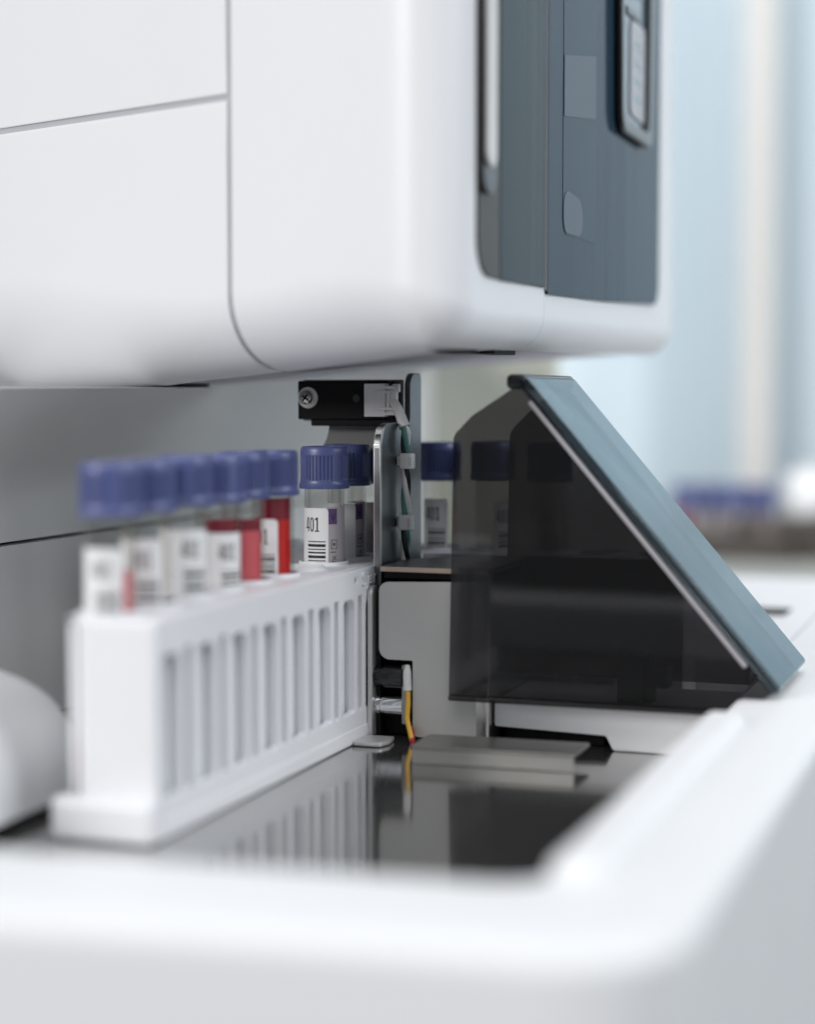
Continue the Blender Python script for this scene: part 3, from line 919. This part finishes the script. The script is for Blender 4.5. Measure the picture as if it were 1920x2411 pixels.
MO = (-150, 524, 0)
rail = thing('floor_rail', 'low flat metal rail lying on the steel floor before the silver cover', 'rail', MO)
b = nb(); plate(b, rpoly([(-176.6, 507.0, .6), (-127.0, 509.5, .6), (-127.0, 529, .6), (-177.5, 527, 2)]), [], 4.3, 5.4, X, Y, 0.25)
part(rail, 'top_flange', b, M['dull'], MO)
q = nb(); box(q, -176.4, -127.2, 507.3, 508.5, 0.25, 4.35, 0.1)
bmesh.ops.rotate(q, cent=(-178, 508, 0), matrix=Matrix.Rotation(R(2.8), 3, 'Z'), verts=q.verts)
part(rail, 'front_flange', q, mat('rail_steel', (0.40, 0.395, 0.37), 0.35, metal=0.7, var=0.1, vscale=50, stretch=(1, 1, 8)), MO)
KO = (-197, 533, 0)
b = nb(); plate(b, rpoly([(-202.4, 538.5, .5), (-202.4, 526, .5), (-193.6, 526, 2.5), (-192.0, 531, 2), (-193.0, 538.5, .5)]), [], 0.3, 1.5, X, Y, 0.2)
clip = part(None, 'floor_clip', b, M['zinc_edge'], KO)
clip.location = Vector(KO) * S
clip['label'] = 'small pale metal tab on the steel floor under the rollers'; clip['category'] = 'clip'

# ------------------------------------------------------------------ smoked hood
HO = (-125, 560, 14)
hood = thing('smoked_hood', 'dark smoked plastic hood with a long slanting blue-reflecting face', 'hood', HO)
prof = [(-174.3, 16.0, .5), (-172.9, 97.5, 5), (-166.8, 103.6, 4), (-153.4, 112.2, 1.5), (-151.5, 114.0, 1), (-73.6, 22.0, 1), (-82.8, 15.8, 1)]
b = nb(); plate(b, rpoly(prof), [], -538.6, -536.6, X, Z, 0.3)
part(hood, 'front_panel', b, M['hood'], HO)
prof2 = [(x + 3.2 if i < 3 else x, z, *r_) for i, (x, z, *r_) in enumerate(prof)]
b = nb(); plate(b, rpoly(prof2), [], -590.6, -588.6, X, Z, 0.3)
part(hood, 'rear_panel', b, M['hood'], HO)
# slanting face: a rounded slab
def slab(bm, p0, p1, y0, y1, th, rc=1.4):
    p0 = Vector((p0[0], 0, p0[1])); p1 = Vector((p1[0], 0, p1[1]))
    d = (p1 - p0).normalized()                     # runs down the slope
    n = Vector((-d.z, 0, d.x))
    if n.z < 0: n = -n
    L_ = (p1 - p0).length
    q = nb(); box(q, 0, L_, y0, y1, 0, th, rc, 4)
    mt = Matrix((d, Vector(Y), n)).transposed().to_4x4(); mt.translation = p0
    bmesh.ops.transform(q, matrix=mt, verts=q.verts)
    join(bm, q); return bm
part(hood, 'slant_face', slab(nb(), (-152.4, 113.6), (-73.6, 21.2), 534.6, 596.5, 3.6, 1.5), M['hoodslant'], HO)
part(hood, 'edge_strip', slab(nb(), (-148.6, 107.4), (-82.0, 29.2), 534.7, 536.5, 1.5, 0.5), M['hoodedge'], HO)
b = nb(); box(b, -155.6, -149.4, 535.0, 597.0, 111.6, 116.2, 1.6, 4)
part(hood, 'top_ridge', b, M['black_gloss'], HO)
b = nb(); box(b, -174.4, -84.0, 535.9, 539.3, 14.3, 16.2, 0.6)
part(hood, 'lower_bead', b, smoked('smoked_bead', (0.30, 0.29, 0.29), rough=0.12), HO)
GO = (-112, 560, 14)
gd = thing('guide_block', 'small black block standing on the white ledge inside the smoked hood', 'block', GO)
b = nb(); box(b, -124.0, -115.5, 552, 560, 14.1, 31, 0.5)
part(gd, 'post', b, M['black'], GO)
b = nb(); box(b, -115.6, -108.0, 553, 560, 19, 26, 0.5); box(b, -115.6, -113, 553, 560, 14.1, 19, 0.3)
part(gd, 'arm', b, M['black'], GO)

# ------------------------------------------------------------------ white guide cover at the left
GC = (-270, 440, 0)
gc = thing('guide_cover', 'blurred white rounded cover at the lower left beside the rack', 'cover', GC)
b = nb()
def dome(bm, cx, cy, ax, ay, h, e=2.6, n=40, m=14):
    rows = []
    for j in range(m + 1):
        q = j / m
        rr = math.cos(q * PI / 2) ** (2 / e) if q < 1 else 0.0
        z = h * math.sin(q * PI / 2) ** (2 / 2.6)
        row = []
        for k in range(n):
            a = 2 * PI * k / n
            c_, s_ = math.cos(a), math.sin(a)
            row.append(bm.verts.new((cx + ax * max(rr, 0.01) * math.copysign(abs(c_) ** (2 / e), c_), cy + ay * max(rr, 0.01) * math.copysign(abs(s_) ** (2 / e), s_), 3 + z)))
        rows.append(row)
    for p_, q_ in zip(rows, rows[1:]):
        for k in range(n): bm.faces.new((p_[k], p_[(k + 1) % n], q_[(k + 1) % n], q_[k]))
    bm.faces.new(rows[0][::-1]); bm.faces.new(rows[-1])
dome(b, -316, 382, 73, 80, 37, 3.6)
part(gc, 'cover_shell', b, M['tray'], GC)
b = nb(); box(b, -340, -256, 325, 446, 0.3, 3.2, 0.3)
part(gc, 'cover_foot', b, M['black'], GC)

# ------------------------------------------------------------------ background
def setting(o): o['kind'] = 'structure'; return o
b = nb(); box(b, -1400, 2400, 1000, 2300, -60, -26, 2)
bench = part(None, 'lab_bench', b, M['bench'])
bench['label'] = 'pale grey lab bench far behind the tray, out of focus'; bench['category'] = 'bench'
b = nb()
n = 420
row0 = []; row1 = []
for k in range(n + 1):
    x = -1300 + 4300 * k / n
    y = 2450 + 22 * math.sin(x / 31.0) + 14 * math.sin(x / 77.0 + 1.3)
    row0.append(b.verts.new((x, y, -400))); row1.append(b.verts.new((x, y, 730)))
for k in range(n): b.faces.new((row0[k], row0[k + 1], row1[k + 1], row1[k]))
g = bmesh.ops.extrude_face_region(b, geom=list(b.faces))
bmesh.ops.translate(b, vec=(0, 4, 0), verts=[e for e in g['geom'] if isinstance(e, bmesh.types.BMVert)])
cur = part(None, 'window_curtain', b, M['curtain'], ang=80)
cur['label'] = 'pale blue curtain in soft vertical folds closing the background'; cur['category'] = 'curtain'
b = nb(); box(b, -372, -332, 2360, 2400, -400, 735, 6)
colm = part(None, 'cream_column', b, M['column'])
colm['label'] = 'narrow cream vertical post before the blue curtain at the right'; colm['category'] = 'post'
# far tubes in a low rack, a white jar and a dark case on the bench
FO = (-250, 1500, -26)
fr_ = thing('low_rack', 'blurred low brown rack on the bench behind the hood', 'tube rack', FO)
b = nb(); box(b, -300, -190, 1480, 1530, -25.5, -4, 2)
part(fr_, 'rack_block', b, M['darkbox'], FO)
TG = 'far blurred tubes on the bench'
for k in range(5):
    x = -283 + 17.5 * k
    red = k == 0
    o = (x, 1500 + 3 * (k % 2), -4)
    t = thing('far_tube', 'far blurred dark red tube at the hood end of the row on the bench' if red else 'far blurred grey tube with dark violet cap in the bench row', 'blood tube', o, 0, TG)
    b = nb(); lathe(b, [(7.0, -3.8), (7.0, 14)], (x, o[1], 0), seg=20)
    part(t, 'glass', b, M['bloodfilm'] if red else M['fargrey'], o)
    b = nb(); lathe(b, [(8.4, 14), (8.6, 15), (8.4, 35), (7.4, 36.5)], (x, o[1], 0), seg=24)
    part(t, 'cap', b, M['cap'], o)
JO = (-184, 1523, -26)
jar = thing('white_jar', 'bright blurred round white jar on a dark case at the right edge', 'jar', JO)
b = nb(); lathe(b, [(12, 8), (17, 12), (19.5, 22), (19.5, 32), (16, 42), (10, 46)], (JO[0], JO[1], 0), seg=32)
part(jar, 'bottle', b, mat('jar_white', (0.90, 0.91, 0.92), 0.3), JO)
b = nb(); lathe(b, [(10, 46), (10.3, 50), (9, 51)], (JO[0], JO[1], 0), seg=24)
part(jar, 'lid', b, M['nylon'], JO)
b = nb(); box(b, -240, -110, 1495, 1560, -25.6, 7.8, 3)
cs = part(None, 'dark_case', b, M['darkbox'])
cs['label'] = 'low dark brown case on the bench under the white jar'; cs['category'] = 'case'

# ------------------------------------------------------------------ light
w = bpy.data.worlds.new('World'); C.world = w; w.use_nodes = True
nt = w.node_tree; nt.nodes.clear()
wo = nt.nodes.new('ShaderNodeOutputWorld'); bg = nt.nodes.new('ShaderNodeBackground')
bg.inputs[0].default_value = (0.90, 0.95, 1.0, 1); bg.inputs[1].default_value = 0.23
nt.links.new(bg.outputs[0], wo.inputs[0])
def area(name, loc, target, size, power, col=(1, 1, 1)):
    l = bpy.data.lights.new(name, 'AREA'); l.shape = 'RECTANGLE'; l.size, l.size_y = size
    l.energy = power; l.color = col
    o = bpy.data.objects.new(name, l); COL.objects.link(o)
    o.location = loc
    o.rotation_euler = (Vector(target) - Vector(loc)).to_track_quat('-Z', 'Y').to_euler()
    return o
area('room_light', (-2.3, -2.8, 1.4), (-0.2, 0.5, 0.1), (1.7, 1.4), 112, (1, 0.985, 0.97))
area('ceiling_lamp', (0.2, -1.2, 2.7), (-0.2, 0.5, 0.1), (2.0, 1.4), 32, (1, 0.98, 0.96))
area('window_light', (1.5, 0.45, 1.05), (-0.2, 0.5, 0.1), (1.0, 1.1), 21, (0.93, 0.97, 1.0))
area('curtain_light', (0.2, 1.5, 1.9), (0.0, 2.45, 0.5), (2.2, 0.5), 39, (0.95, 0.98, 1.0))

# ------------------------------------------------------------------ render settings
C.render.engine = 'CYCLES'
C.cycles.use_denoising = True
C.cycles.max_bounces = 12
C.cycles.transparent_max_bounces = 32
C.cycles.glossy_bounces = 6
C.cycles.sample_clamp_indirect = 6
C.view_settings.view_transform = 'Standard'
C.view_settings.look = 'None'
C.view_settings.exposure = 0
C.view_settings.gamma = 1
